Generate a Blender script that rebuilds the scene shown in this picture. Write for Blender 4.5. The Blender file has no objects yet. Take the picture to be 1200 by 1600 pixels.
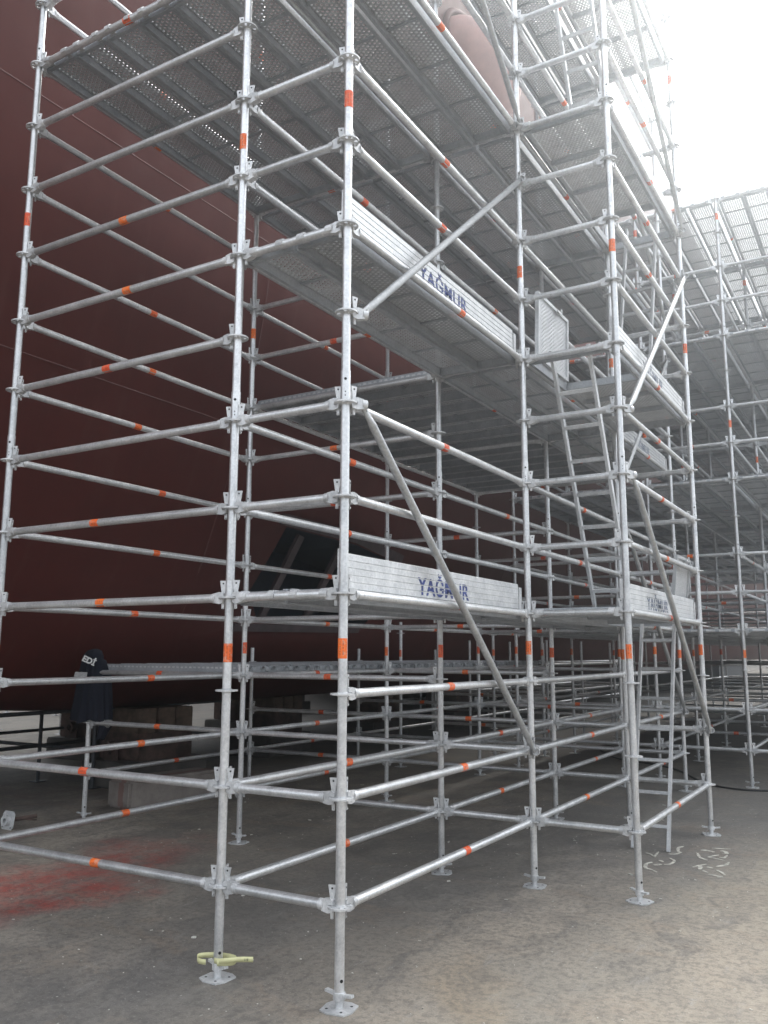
import bpy, bmesh, math, random
from mathutils import Vector, Matrix
random.seed(7)
PI = math.pi
SC = bpy.context.scene
COL = SC.collection

# ------------------------------------------------------------------ camera
cam_d = bpy.data.cameras.new('camera'); cam = bpy.data.objects.new('camera', cam_d); COL.objects.link(cam)
YAW, PITCH, ROLL = -0.537120, 0.162072, 0.003091
fwd = Vector((math.sin(YAW)*math.cos(PITCH), math.cos(YAW)*math.cos(PITCH), math.sin(PITCH)))
rgt0 = Vector((math.cos(YAW), -math.sin(YAW), 0)); up0 = rgt0.cross(fwd)
rgt = math.cos(ROLL)*rgt0 + math.sin(ROLL)*up0
upv = -math.sin(ROLL)*rgt0 + math.cos(ROLL)*up0
CP = Vector((2.42007, -3.66433, 1.65625))
M = Matrix((rgt, upv, -fwd)).transposed().to_4x4(); M.translation = CP
cam.matrix_world = M
cam_d.sensor_fit = 'VERTICAL'; cam_d.sensor_height = 24.0
cam_d.lens = 1348.15/1600*24.0
cam_d.clip_start = 0.05; cam_d.clip_end = 2000
SC.camera = cam

# ------------------------------------------------------------------ world and sun
SUN_AZ, SUN_EL = math.radians(2), math.radians(44)      # azimuth from +y towards +x
w = bpy.data.worlds.new('World'); SC.world = w; w.use_nodes = True
wn = w.node_tree.nodes; wl = w.node_tree.links
bg = wn['Background']
sky = wn.new('ShaderNodeTexSky'); sky.sky_type = 'NISHITA'; sky.sun_disc = False
sky.sun_elevation = SUN_EL; sky.sun_rotation = SUN_AZ
sky.air_density = 1.0; sky.dust_density = 6.0; sky.ozone_density = 1.0; sky.altitude = 0
bw = wn.new('ShaderNodeRGBToBW'); mx = wn.new('ShaderNodeMix'); mx.data_type = 'RGBA'
mx.inputs['Factor'].default_value = 0.72
wl.new(sky.outputs[0], bw.inputs[0]); wl.new(sky.outputs[0], mx.inputs['A']); wl.new(bw.outputs[0], mx.inputs['B'])
m2 = wn.new('ShaderNodeMix'); m2.data_type = 'RGBA'; m2.inputs['Factor'].default_value = .68      # an even cloud layer over most of the clear sky
m2.inputs['B'].default_value = (5.4, 5.6, 5.9, 1)
wl.new(mx.outputs['Result'], m2.inputs['A']); wl.new(m2.outputs['Result'], bg.inputs['Color']); bg.inputs['Strength'].default_value = 0.15

sd = bpy.data.lights.new('sun', 'SUN'); sun = bpy.data.objects.new('sun', sd); COL.objects.link(sun)
sd.energy = 1.5; sd.angle = math.radians(22); sd.color = (1, .955, .89)
sdir = Vector((math.sin(SUN_AZ)*math.cos(SUN_EL), math.cos(SUN_AZ)*math.cos(SUN_EL), math.sin(SUN_EL)))
sun.rotation_euler = sdir.to_track_quat('Z', 'Y').to_euler()
sun.location = (0, 0, 40)
SC.view_settings.view_transform = 'Standard'; SC.view_settings.look = 'None'
SC.view_settings.exposure = 1.5; SC.view_settings.gamma = 1; SC.view_settings.use_curve_mapping = False
SC.cycles.max_bounces = 8; SC.cycles.transparent_max_bounces = 16

# ------------------------------------------------------------------ node helpers
def mat(name):
    m = bpy.data.materials.new(name); m.use_nodes = True
    nt = m.node_tree; b = nt.nodes['Principled BSDF']
    return m, nt, b
def nd(nt, t, **kw):
    n = nt.nodes.new(t)
    for k, v in kw.items(): setattr(n, k, v)
    return n
def mth(nt, op, a, b=None, c=None, clamp=False):
    n = nt.nodes.new('ShaderNodeMath'); n.operation = op; n.use_clamp = clamp
    for i, v in enumerate((a, b, c)):
        if v is None: continue
        if isinstance(v, (int, float)): n.inputs[i].default_value = v
        else: nt.links.new(v, n.inputs[i])
    return n.outputs[0]
def mixc(nt, f, a, b):
    n = nt.nodes.new('ShaderNodeMix'); n.data_type = 'RGBA'; n.clamp_factor = True
    for nm, v in (('Factor', f), ('A', a), ('B', b)):
        if isinstance(v, (int, float)): n.inputs[nm].default_value = v
        elif isinstance(v, tuple): n.inputs[nm].default_value = (*v, 1)
        else: nt.links.new(v, n.inputs[nm])
    return n.outputs['Result']
def noise(nt, vec, scale, detail=4, rough=.55, dist=0):
    n = nt.nodes.new('ShaderNodeTexNoise'); n.inputs['Scale'].default_value = scale
    n.inputs['Detail'].default_value = detail; n.inputs['Roughness'].default_value = rough
    n.inputs['Distortion'].default_value = dist
    if vec is not None: nt.links.new(vec, n.inputs['Vector'])
    return n.outputs['Fac']
def ramp(nt, v, lo, hi):
    n = nt.nodes.new('ShaderNodeMapRange'); n.clamp = True
    n.inputs['From Min'].default_value = lo; n.inputs['From Max'].default_value = hi
    nt.links.new(v, n.inputs['Value']); return n.outputs[0]
def bump(nt, b, h, strength, dist=.01):
    n = nt.nodes.new('ShaderNodeBump'); n.inputs['Strength'].default_value = strength
    n.inputs['Distance'].default_value = dist
    nt.links.new(h, n.inputs['Height']); nt.links.new(n.outputs[0], b.inputs['Normal'])

def galv(name, c0, c1, metal, rough, dirt=.25):
    m, nt, b = mat(name)
    tc = nd(nt, 'ShaderNodeTexCoord'); oi = nd(nt, 'ShaderNodeObjectInfo')
    va = nd(nt, 'ShaderNodeVectorMath', operation='ADD')
    sc = nd(nt, 'ShaderNodeVectorMath', operation='SCALE'); sc.inputs[3].default_value = 37.0
    cb = nd(nt, 'ShaderNodeCombineXYZ')
    for i in range(3): nt.links.new(oi.outputs['Random'], cb.inputs[i])
    nt.links.new(cb.outputs[0], sc.inputs[0]); nt.links.new(tc.outputs['Object'], va.inputs[0]); nt.links.new(sc.outputs[0], va.inputs[1])
    v = va.outputs[0]
    n1 = noise(nt, v, 9, 5, .6); n2 = noise(nt, v, 70, 3, .6); n3 = noise(nt, v, 2.2, 2, .5)
    f = mth(nt, 'ADD', mth(nt, 'MULTIPLY', n1, .55), mth(nt, 'MULTIPLY', n2, .45))
    f = ramp(nt, f, .36, .64)
    col = mixc(nt, f, c0, c1)
    rnd = mth(nt, 'MULTIPLY_ADD', oi.outputs['Random'], .28, .84)
    hs = nd(nt, 'ShaderNodeHueSaturation'); nt.links.new(rnd, hs.inputs['Value']); nt.links.new(col, hs.inputs['Color'])
    d = mth(nt, 'MULTIPLY', ramp(nt, noise(nt, v, 14, 6, .7), .6, .74), dirt)
    col = mixc(nt, d, hs.outputs[0], (.10, .085, .07))
    spl = mth(nt, 'MULTIPLY', ramp(nt, noise(nt, v, 31, 5, .75), .66, .70), .55)
    col = mixc(nt, spl, col, (.80, .79, .76))
    nt.links.new(col, b.inputs['Base Color'])
    b.inputs['Metallic'].default_value = metal
    nt.links.new(mth(nt, 'MULTIPLY_ADD', n1, .22, rough-.11), b.inputs['Roughness'])
    bump(nt, b, n2, .12, .004)
    return m
M_TUBE = galv('galvanised_tube', (.56, .57, .58), (.82, .825, .83), .66, .34, .34)
M_CAST = galv('galvanised_casting', (.50, .51, .52), (.78, .78, .78), .40, .50, .25)
M_BRACE = galv('weathered_brace_steel', (.36, .37, .375), (.56, .57, .575), .55, .48, .35)
M_DECK = galv('deck_frame_steel', (.34, .36, .385), (.50, .52, .545), .40, .52, .30)
M_TOE = galv('aluminium_toe_board', (.52, .53, .54), (.78, .785, .79), .50, .44, .40)
M_ALU = galv('ladder_aluminium', (.48, .49, .50), (.66, .67, .68), .5, .45, .12)

def perf(name, pitch, r, c0, c1):
    m = galv(name, c0, c1, .40, .5, .3); nt = m.node_tree; b = nt.nodes['Principled BSDF']
    tc = nd(nt, 'ShaderNodeTexCoord'); sx = nd(nt, 'ShaderNodeSeparateXYZ'); nt.links.new(tc.outputs['Object'], sx.inputs[0])
    x = mth(nt, 'DIVIDE', sx.outputs[0], pitch); y = mth(nt, 'DIVIDE', sx.outputs[1], pitch*.8)
    row = mth(nt, 'FLOOR', y); xo = mth(nt, 'MULTIPLY_ADD', mth(nt, 'MODULO', mth(nt, 'ABSOLUTE', row), 2), .5, x)
    fx = mth(nt, 'SUBTRACT', mth(nt, 'FRACT', xo), .5); fy = mth(nt, 'SUBTRACT', mth(nt, 'FRACT', y), .5)
    fy = mth(nt, 'MULTIPLY', fy, .8)
    d = mth(nt, 'SQRT', mth(nt, 'ADD', mth(nt, 'MULTIPLY', fx, fx), mth(nt, 'MULTIPLY', fy, fy)))
    hole = mth(nt, 'LESS_THAN', d, r)
    h = ramp(nt, d, r, r+.22)
    old = b.inputs['Base Color'].links[0].from_socket
    rim = mth(nt, 'MULTIPLY', mth(nt, 'SUBTRACT', 1.0, ramp(nt, d, r+.02, r+.12)), .75)
    nt.links.new(mixc(nt, rim, old, (.92, .92, .92)), b.inputs['Base Color'])
    bp = nd(nt, 'ShaderNodeBump'); bp.inputs['Strength'].default_value = .9; bp.inputs['Distance'].default_value = .006
    nt.links.new(h, bp.inputs['Height']); nt.links.new(bp.outputs[0], b.inputs['Normal'])
    tr = nd(nt, 'ShaderNodeBsdfTransparent'); ms = nd(nt, 'ShaderNodeMixShader')
    out = [n for n in nt.nodes if n.type == 'OUTPUT_MATERIAL'][0]
    nt.links.new(hole, ms.inputs[0]); nt.links.new(b.outputs[0], ms.inputs[1]); nt.links.new(tr.outputs[0], ms.inputs[2])
    nt.links.new(ms.outputs[0], out.inputs['Surface'])
    return m
M_PERF = perf('perforated_deck_sheet', .036, .16, (.46, .47, .485), (.62, .63, .645))
M_PERF2 = perf('perforated_hatch_sheet', .034, .13, (.50, .51, .52), (.68, .69, .70))

def simple(name, col, rough=.6, metal=0, var=.25, scale=12, bmp=.1):
    m, nt, b = mat(name)
    tc = nd(nt, 'ShaderNodeTexCoord'); n = noise(nt, tc.outputs['Object'], scale, 5, .6)
    c = mixc(nt, ramp(nt, n, .35, .65), tuple(x*(1-var) for x in col), tuple(min(1, x*(1+var)) for x in col))
    nt.links.new(c, b.inputs['Base Color']); b.inputs['Roughness'].default_value = rough; b.inputs['Metallic'].default_value = metal
    if bmp: bump(nt, b, n, bmp, .01)
    return m
M_DARK = simple('dark_hole', (.015, .015, .016), .9, 0, 0, 5, 0)
M_BLUE = simple('blue_stencil_paint', (.05, .075, .24), .6, 0, .35, 30, 0)
M_GREYP = simple('faded_stencil_paint', (.16, .19, .26), .6, 0, .3, 30, 0)
M_NAVY = simple('navy_cloth', (.006, .008, .017), .95, 0, .3, 60, .3)
M_REFL = simple('grey_reflective_band', (.34, .34, .34), .55, .2, .15, 60, 0)
M_WHITE = simple('white_print', (.62, .62, .6), .6, 0, .1, 40, 0)
M_RUST = simple('rusty_steel', (.115, .078, .066), .85, .1, .55, 7, .4)
M_DCONC = simple('dark_dirty_concrete', (.10, .092, .085), .9, 0, .35, 5, .4)
M_WOOD = simple('weathered_timber', (.14, .10, .075), .85, 0, .4, 9, .4)
M_RUBBER = simple('black_hose', (.02, .02, .021), .6, 0, .3, 20, 0)
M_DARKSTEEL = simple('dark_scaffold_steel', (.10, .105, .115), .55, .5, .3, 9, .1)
M_TAPE = simple('yellow_tape', (.74, .72, .40), .55, 0, .08, 12, 0)
M_INK = simple('black_ink', (.03, .03, .03), .6, 0, 0, 12, 0)
M_SHED = simple('far_wall_cladding', (.26, .30, .34), .6, 0, .2, .5, .1)
M_PAINTW = simple('white_road_paint', (.52, .50, .44), .8, 0, .35, 22, .1)
M_CHIP = simple('pale_debris', (.55, .53, .48), .8, 0, .4, 8, 0)
M_ANCHOR = simple('glare_paled_red', (.34, .17, .15), .6, 0, .12, 3, .05)  # hull boss: light and glare on it painted in as a paler red
M_NAVYPAINT = simple('dark_blue_recess_paint', (.022, .032, .048), .5, 0, .3, 4, .05)
M_GRILL = simple('recess_bar_paint', (.085, .062, .065), .6, 0, .25, 6, .05)

def sticker_mat():
    m, nt, b = mat('orange_sticker'); uv = nd(nt, 'ShaderNodeUVMap'); sx = nd(nt, 'ShaderNodeSeparateXYZ')
    nt.links.new(uv.outputs[0], sx.inputs[0])
    oi = nd(nt, 'ShaderNodeObjectInfo')
    u, v = sx.outputs[0], sx.outputs[1]
    ln = mth(nt, 'LESS_THAN', mth(nt, 'ABSOLUTE', mth(nt, 'SUBTRACT', mth(nt, 'FRACT', mth(nt, 'MULTIPLY', u, 4.0)), .5)), .16)
    cb = nd(nt, 'ShaderNodeCombineXYZ'); nt.links.new(mth(nt, 'FLOOR', mth(nt, 'MULTIPLY', u, 4)), cb.inputs[0])
    nt.links.new(mth(nt, 'MULTIPLY', v, 26), cb.inputs[1]); nt.links.new(mth(nt, 'MULTIPLY', oi.outputs['Random'], 9), cb.inputs[2])
    t = mth(nt, 'GREATER_THAN', noise(nt, cb.outputs[0], 1.3, 1, .5), .5)
    inr = mth(nt, 'MULTIPLY', mth(nt, 'GREATER_THAN', v, .14), mth(nt, 'LESS_THAN', v, .86))
    f = mth(nt, 'MULTIPLY', mth(nt, 'MULTIPLY', ln, t), mth(nt, 'MULTIPLY', inr, .55))
    tc = nd(nt, 'ShaderNodeTexCoord'); vv = nd(nt, 'ShaderNodeVectorMath', operation='ADD'); cc_ = nd(nt, 'ShaderNodeCombineXYZ')
    for i in range(3): nt.links.new(mth(nt, 'MULTIPLY', oi.outputs['Random'], 53.0), cc_.inputs[i])
    nt.links.new(tc.outputs['Object'], vv.inputs[0]); nt.links.new(cc_.outputs[0], vv.inputs[1])
    wr = ramp(nt, noise(nt, vv.outputs[0], 38, 5, .75), .52, .62)
    base = mixc(nt, oi.outputs['Random'], (.95, .19, .02), (.80, .10, .03))
    base = mixc(nt, mth(nt, 'MULTIPLY', wr, .6), base, (.72, .48, .38))
    nt.links.new(mixc(nt, f, base, (.10, .02, .01)), b.inputs['Base Color']); b.inputs['Roughness'].default_value = .45
    return m
M_STICK = sticker_mat()

def hull_mat():
    m, nt, b = mat('red_antifouling_hull'); tc = nd(nt, 'ShaderNodeTexCoord'); v = tc.outputs['Object']
    sx = nd(nt, 'ShaderNodeSeparateXYZ'); nt.links.new(v, sx.inputs[0])
    n1 = noise(nt, v, .35, 5, .6); n2 = noise(nt, v, 3.5, 5, .6)
    mp = nd(nt, 'ShaderNodeMapping'); mp.inputs['Scale'].default_value = (1, 2.5, .16); nt.links.new(v, mp.inputs[0])
    st = noise(nt, mp.outputs[0], 2.2, 5, .65)
    c = mixc(nt, ramp(nt, n1, .3, .7), (.076, .017, .014), (.108, .024, .019))
    c = mixc(nt, mth(nt, 'MULTIPLY', ramp(nt, n2, .5, .75), .35), c, (.062, .022, .020))
    c = mixc(nt, mth(nt, 'MULTIPLY', ramp(nt, st, .55, .70), .4), c, (.12, .048, .042))
    nt.links.new(c, b.inputs['Base Color'])
    b.inputs['Specular IOR Level'].default_value = .25
    nt.links.new(mth(nt, 'MULTIPLY_ADD', n2, .3, .52), b.inputs['Roughness'])
    bump(nt, b, mth(nt, 'ADD', noise(nt, v, .8, 2, .5), mth(nt, 'MULTIPLY', n2, .15)), .25, .05)
    return m
M_HULL = hull_mat()
M_SEAM = simple('hull_weld_seam_paint', (.115, .040, .037), .6, 0, .2, 3, .1)

def ground_mat():
    m, nt, b = mat('stained_concrete_ground'); tc = nd(nt, 'ShaderNodeTexCoord'); v = tc.outputs['Object']
    wob = nd(nt, 'ShaderNodeTexNoise'); wob.inputs['Scale'].default_value = 1.1; wob.inputs['Detail'].default_value = 5
    nt.links.new(v, wob.inputs['Vector'])
    s1 = nd(nt, 'ShaderNodeVectorMath', operation='SUBTRACT'); s1.inputs[1].default_value = (.5, .5, .5); nt.links.new(wob.outputs['Color'], s1.inputs[0])
    s2 = nd(nt, 'ShaderNodeVectorMath', operation='SCALE'); s2.inputs[3].default_value = 1.5; nt.links.new(s1.outputs[0], s2.inputs[0])
    s3 = nd(nt, 'ShaderNodeVectorMath', operation='ADD'); nt.links.new(v, s3.inputs[0]); nt.links.new(s2.outputs[0], s3.inputs[1])
    wv = s3.outputs[0]
    def blob(cx, cy, rx, ry, rot, soft, vec=wv):
        mp = nd(nt, 'ShaderNodeMapping', vector_type='TEXTURE')
        mp.inputs['Location'].default_value = (cx, cy, 0); mp.inputs['Rotation'].default_value = (0, 0, rot); mp.inputs['Scale'].default_value = (rx, ry, 1)
        nt.links.new(vec, mp.inputs[0])
        l = nd(nt, 'ShaderNodeVectorMath', operation='LENGTH'); 
        fl = nd(nt, 'ShaderNodeVectorMath', operation='MULTIPLY'); fl.inputs[1].default_value = (1, 1, 0)
        nt.links.new(mp.outputs[0], fl.inputs[0]); nt.links.new(fl.outputs[0], l.inputs[0])
        mr = nd(nt, 'ShaderNodeMapRange'); mr.interpolation_type = 'SMOOTHSTEP'
        mr.inputs['From Min'].default_value = 1+soft; mr.inputs['From Max'].default_value = 1-soft
        nt.links.new(l.outputs['Value'], mr.inputs['Value']); return mr.outputs[0]
    big = noise(nt, v, .45, 6, .62, .6); mid = noise(nt, v, 2.3, 7, .68, .4); fin = noise(nt, v, 22, 8, .75); gr = noise(nt, v, 120, 4, .7)
    c = mixc(nt, ramp(nt, big, .34, .66), (.30, .265, .225), (.42, .37, .305))
    c = mixc(nt, mth(nt, 'MULTIPLY', ramp(nt, mid, .44, .60), .62), c, (.17, .155, .14))
    D = (.15, .148, .146)
    c = mixc(nt, mth(nt, 'MULTIPLY', blob(-1.9, 1.6, 1.4, 3.2, .1, .6), .40), c, (.20, .182, .16))
    c = mixc(nt, mth(nt, 'MULTIPLY', blob(-.9, 1.9, .8, 2.8, .0, .6), .42), c, D)
    c = mixc(nt, mth(nt, 'MULTIPLY', blob(-.95, -.6, .55, 1.1, -.5, .6), .35), c, D)
    c = mixc(nt, mth(nt, 'MULTIPLY', blob(.95, 2.1, .38, 1.9, -.12, .5), .75), c, (.18, .185, .178))
    c = mixc(nt, mth(nt, 'MULTIPLY', blob(.2, 6.5, 1.6, 3.2, 0, .5), .6), c, (.15, .148, .145))
    c = mixc(nt, mth(nt, 'MULTIPLY', blob(.35, 1.2, .62, 1.6, -.4, .8), .45), c, (.38, .325, .25))
    c = mixc(nt, mth(nt, 'MULTIPLY', blob(.42, .45, .16, .42, .3, .9), .28), c, (.42, .29, .15))
    c = mixc(nt, mth(nt, 'MULTIPLY', blob(1.75, 3.6, .7, 3.4, -.2, .6), .7), c, (.44, .38, .295))
    c = mixc(nt, mth(nt, 'MULTIPLY', blob(-13, 9, 4, 6, 0, .3), .7), c, (.42, .38, .31))
    c = mixc(nt, mth(nt, 'MULTIPLY', blob(-5, 30, 11, 21, 0, .25), .85), c, (.055, .053, .05))  # shade under the ship, painted into the floor colour
    mp2 = nd(nt, 'ShaderNodeMapping'); mp2.inputs['Scale'].default_value = (1.9, .45, 1); mp2.inputs['Rotation'].default_value = (0, 0, .75); nt.links.new(wv, mp2.inputs[0])
    c = mixc(nt, mth(nt, 'MULTIPLY', ramp(nt, noise(nt, mp2.outputs[0], 1.5, 7, .7), .50, .62), .55), c, (.135, .128, .12))
    mp3 = nd(nt, 'ShaderNodeMapping'); mp3.inputs['Scale'].default_value = (.5, 2.4, 1); mp3.inputs['Rotation'].default_value = (0, 0, .3); nt.links.new(wv, mp3.inputs[0])
    c = mixc(nt, mth(nt, 'MULTIPLY', ramp(nt, noise(nt, mp3.outputs[0], 1.1, 6, .7), .53, .66), .35), c, (.36, .27, .19))
    redm = mth(nt, 'MULTIPLY', blob(-3.05, 1.05, .55, 1.25, .18, .45), ramp(nt, noise(nt, v, 4, 6, .7), .33, .62))
    c = mixc(nt, mth(nt, 'MULTIPLY', redm, .85), c, (.46, .08, .06))
    redm2 = mth(nt, 'MULTIPLY', blob(-6.2, 3.6, 1.5, .7, .4, .5), ramp(nt, noise(nt, v, 3, 5, .7), .42, .7))
    c = mixc(nt, mth(nt, 'MULTIPLY', redm2, .5), c, (.20, .10, .085))
    c = mixc(nt, mth(nt, 'MULTIPLY', ramp(nt, fin, .47, .58), .45), c, (.10, .092, .084))
    # pale scuffs, stretched along the dock
    mp = nd(nt, 'ShaderNodeMapping'); mp.inputs['Scale'].default_value = (3.2, .8, 1); mp.inputs['Rotation'].default_value = (0, 0, .5); nt.links.new(v, mp.inputs[0])
    sc_ = mth(nt, 'MULTIPLY', ramp(nt, noise(nt, mp.outputs[0], 2.6, 8, .75), .56, .66), ramp(nt, fin, .42, .55))
    c = mixc(nt, mth(nt, 'MULTIPLY', sc_, .4), c, (.50, .475, .43))
    sp = ramp(nt, noise(nt, v, 75, 2, .6), .64, .69)
    c = mixc(nt, mth(nt, 'MULTIPLY', sp, .6), c, (.45, .43, .40))
    c = mixc(nt, mth(nt, 'MULTIPLY', ramp(nt, gr, .38, .62), .28), c, (.06, .058, .055))
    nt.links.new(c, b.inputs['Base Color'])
    nt.links.new(mth(nt, 'MULTIPLY_ADD', mid, -.35, .98), b.inputs['Roughness'])
    h = mth(nt, 'ADD', mth(nt, 'MULTIPLY', fin, .5), mth(nt, 'ADD', mth(nt, 'MULTIPLY', gr, .35), mid))
    bump(nt, b, h, .45, .012)
    return m
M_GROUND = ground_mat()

def conc_mat():
    m, nt, b = mat('cast_concrete_block'); tc = nd(nt, 'ShaderNodeTexCoord'); v = tc.outputs['Object']
    n1 = noise(nt, v, 5, 7, .7); n2 = noise(nt, v, 40, 4, .7)
    c = mixc(nt, ramp(nt, n1, .35, .65), (.23, .20, .18), (.36, .32, .29))
    sx = nd(nt, 'ShaderNodeSeparateXYZ'); nt.links.new(v, sx.inputs[0])
    s = mth(nt, 'LESS_THAN', mth(nt, 'ABSOLUTE', mth(nt, 'SUBTRACT', mth(nt, 'ADD', sx.outputs[0], mth(nt, 'MULTIPLY', n1, .08)), .09)), .045)
    c = mixc(nt, mth(nt, 'MULTIPLY', s, .55), c, (.26, .10, .08))
    nt.links.new(c, b.inputs['Base Color']); b.inputs['Roughness'].default_value = .92
    bump(nt, b, mth(nt, 'ADD', n1, mth(nt, 'MULTIPLY', n2, .4)), .6, .02); return m
M_CONC = conc_mat()

# ------------------------------------------------------------------ mesh helpers
class MB:
    def __init__(s): s.v = []; s.f = []; s.m = []; s.sm = []; s.uv = {}
    def add(s, vs, fs, mi=0, smooth=False):
        o = len(s.v); s.v += [tuple(x) for x in vs]
        for f in fs: s.f.append([i+o for i in f]); s.m.append(mi); s.sm.append(smooth)
    def box(s, c, d, mi=0, mtx=None):
        cx, cy, cz = c; dx, dy, dz = d[0]/2, d[1]/2, d[2]/2
        vs = [Vector((cx+a*dx, cy+b_*dy, cz+e*dz)) for a in (-1, 1) for b_ in (-1, 1) for e in (-1, 1)]
        if mtx: vs = [mtx @ x for x in vs]
        s.add(vs, [(0, 1, 3, 2), (4, 6, 7, 5), (0, 4, 5, 1), (2, 3, 7, 6), (0, 2, 6, 4), (1, 5, 7, 3)], mi)
    def prism(s, poly, z0, z1, mi=0, mtx=None):          # poly in xy, extruded z0..z1
        n = len(poly); vs = [Vector((x, y, z0)) for x, y in poly]+[Vector((x, y, z1)) for x, y in poly]
        if mtx: vs = [mtx @ x for x in vs]
        s.add(vs, [tuple(range(n))[::-1], tuple(range(n, 2*n))]+[(i, (i+1) % n, n+(i+1) % n, n+i) for i in range(n)], mi)
    def tube(s, p0, p1, r, n=12, mi=0, cap=True, r1=None):
        p0, p1 = Vector(p0), Vector(p1); d = (p1-p0).normalized()
        a = d.orthogonal().normalized(); b_ = d.cross(a); r1 = r if r1 is None else r1
        vs = [p0+r*(math.cos(2*PI*i/n)*a+math.sin(2*PI*i/n)*b_) for i in range(n)]+[p1+r1*(math.cos(2*PI*i/n)*a+math.sin(2*PI*i/n)*b_) for i in range(n)]
        s.add(vs, [(i, (i+1) % n, n+(i+1) % n, n+i) for i in range(n)], mi, True)
        if cap: s.add(vs, [tuple(range(n))[::-1], tuple(range(n, 2*n))], mi)
    def hollow(s, p0, p1, r, ri, n=14, mi=0):
        p0, p1 = Vector(p0), Vector(p1); d = (p1-p0).normalized(); a = d.orthogonal().normalized(); b_ = d.cross(a)
        def ring(p, q): return [p+q*(math.cos(2*PI*i/n)*a+math.sin(2*PI*i/n)*b_) for i in range(n)]
        vs = ring(p0, r)+ring(p1, r)+ring(p1, ri)+ring(p0, ri)
        fs = []
        for k in range(4): fs += [(k*n+i, k*n+(i+1) % n, ((k+1) % 4)*n+(i+1) % n, ((k+1) % 4)*n+i) for i in range(n)]
        s.add(vs, fs[:n], mi, True); 
        s.add(vs, fs[n:2*n], mi); s.add(vs, fs[2*n:3*n], mi, True); s.add(vs, fs[3*n:], mi)
    def path(s, pts, r, n=8, mi=0):
        pts = [Vector(p) for p in pts]; N = len(pts); vs = []
        a = None
        for i, p in enumerate(pts):
            d = (pts[min(i+1, N-1)]-pts[max(i-1, 0)]).normalized()
            a = d.orthogonal().normalized() if a is None else (a-d*a.dot(d)).normalized()
            b_ = d.cross(a); vs += [p+r*(math.cos(2*PI*k/n)*a+math.sin(2*PI*k/n)*b_) for k in range(n)]
        fs = [(i*n+k, i*n+(k+1) % n, (i+1)*n+(k+1) % n, (i+1)*n+k) for i in range(N-1) for k in range(n)]
        s.add(vs, fs, mi, True); s.add(vs, [tuple(range(n))[::-1], tuple(range((N-1)*n, N*n))], mi)
    def merge(s, o, mtx):
        k = len(s.v); s.v += [tuple(mtx @ Vector(x)) for x in o.v]
        for f, mi, sm in zip(o.f, o.m, o.sm): s.f.append([i+k for i in f]); s.m.append(mi); s.sm.append(sm)
    def mesh(s, name, mats):
        me = bpy.data.meshes.new(name); me.from_pydata(s.v, [], s.f)
        for m in mats: me.materials.append(m)
        me.polygons.foreach_set('material_index', s.m); me.polygons.foreach_set('use_smooth', s.sm)
        me.update(); return me

def link(name, me, parent=None, loc=(0, 0, 0), rz=0, rot=None):
    o = bpy.data.objects.new(name, me); COL.objects.link(o)
    o.location = loc
    if rot is not None: o.rotation_euler = rot
    elif rz: o.rotation_euler = (0, 0, rz)
    if parent: o.parent = parent
    return o
def tag(o, label=None, cat=None, group=None, kind=None):
    if label: o['label'] = label
    if cat: o['category'] = cat
    if group: o['group'] = group
    if kind: o['kind'] = kind
    return o
def thing(name, label, cat, loc=(0, 0, 0), rz=0, group=None):
    return tag(link(name, None, None, loc, rz), label, cat, group)

# ------------------------------------------------------------------ ground
g = MB(); g.add([(-400, -300, 0), (400, -300, 0), (400, 600, 0), (-400, 600, 0)], [(0, 1, 2, 3)])
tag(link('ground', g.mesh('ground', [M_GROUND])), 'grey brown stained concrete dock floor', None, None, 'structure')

# ------------------------------------------------------------------ ship hull
def lerp(tab, t):
    if t <= tab[0][0]: return tab[0][1]
    for (a, x), (b_, y) in zip(tab, tab[1:]):
        if t <= b_: return x+(y-x)*(t-a)/(b_-a)
    return tab[-1][1]
HX = [(.93, -7.4), (.96, -6.3), (1.08, -5.8), (1.3, -5.42), (1.6, -5.14), (2.0, -4.9), (2.6, -4.6), (3.4, -4.3), (4.3, -4.0), (5.4, -3.76), (6.6, -3.6), (9, -3.5), (12, -3.45), (18, -3.45)]
ZS = [.93, .96, 1.0, 1.08, 1.2, 1.35, 1.55, 1.8, 2.1, 2.5, 3, 3.6, 4.3, 5, 5.8, 6.6, 8, 10, 12, 14, 16, 18]
MIDX = -8.0
def midx(y): return -8.0-6.0*max(0, min(1, (y-15)/12))
def hullpt(y, z):
    x = lerp(HX, z)
    t = max(0, min(1, (-.6-y)/6.4)); x = x+(MIDX-x)*(t**1.6)*.97
    zb = z + max(0, 3.3-y)*.085*max(0, (2.6-z)/1.67)+max(0, -y)*.10*max(0, (4-z)/3)
    return x, zb
ys = [-7, -6.2, -5, -4, -3, -2, -1, 0, 1, 2, 3]+[4+1.5*i for i in range(8)]+[17, 21, 26, 32, 40, 50, 64, 80]
b = MB(); prof = []
for y in ys:
    near = [Vector((hullpt(y, z)[0], y, hullpt(y, z)[1])) for z in ZS]
    far = [Vector((2*midx(y)-p.x, y, p.z)) for p in near[::-1]]
    prof.append(near+far)
n = len(prof[0]); vs = [p for r in prof for p in r]
fs = [(i*n+k, i*n+(k+1) % n, (i+1)*n+(k+1) % n, (i+1)*n+k) for i in range(len(ys)-1) for k in range(n)]
b.add(vs, fs, 0, True); b.add(vs, [tuple(range(n)), tuple(range((len(ys)-1)*n, len(ys)*n))[::-1]], 0)
ship = thing('ship', 'huge dark red ship hull standing on blocks behind the scaffolding', 'ship', (0, 0, 0))
me = b.mesh('hull', [M_HULL, M_NAVYPAINT])
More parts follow.
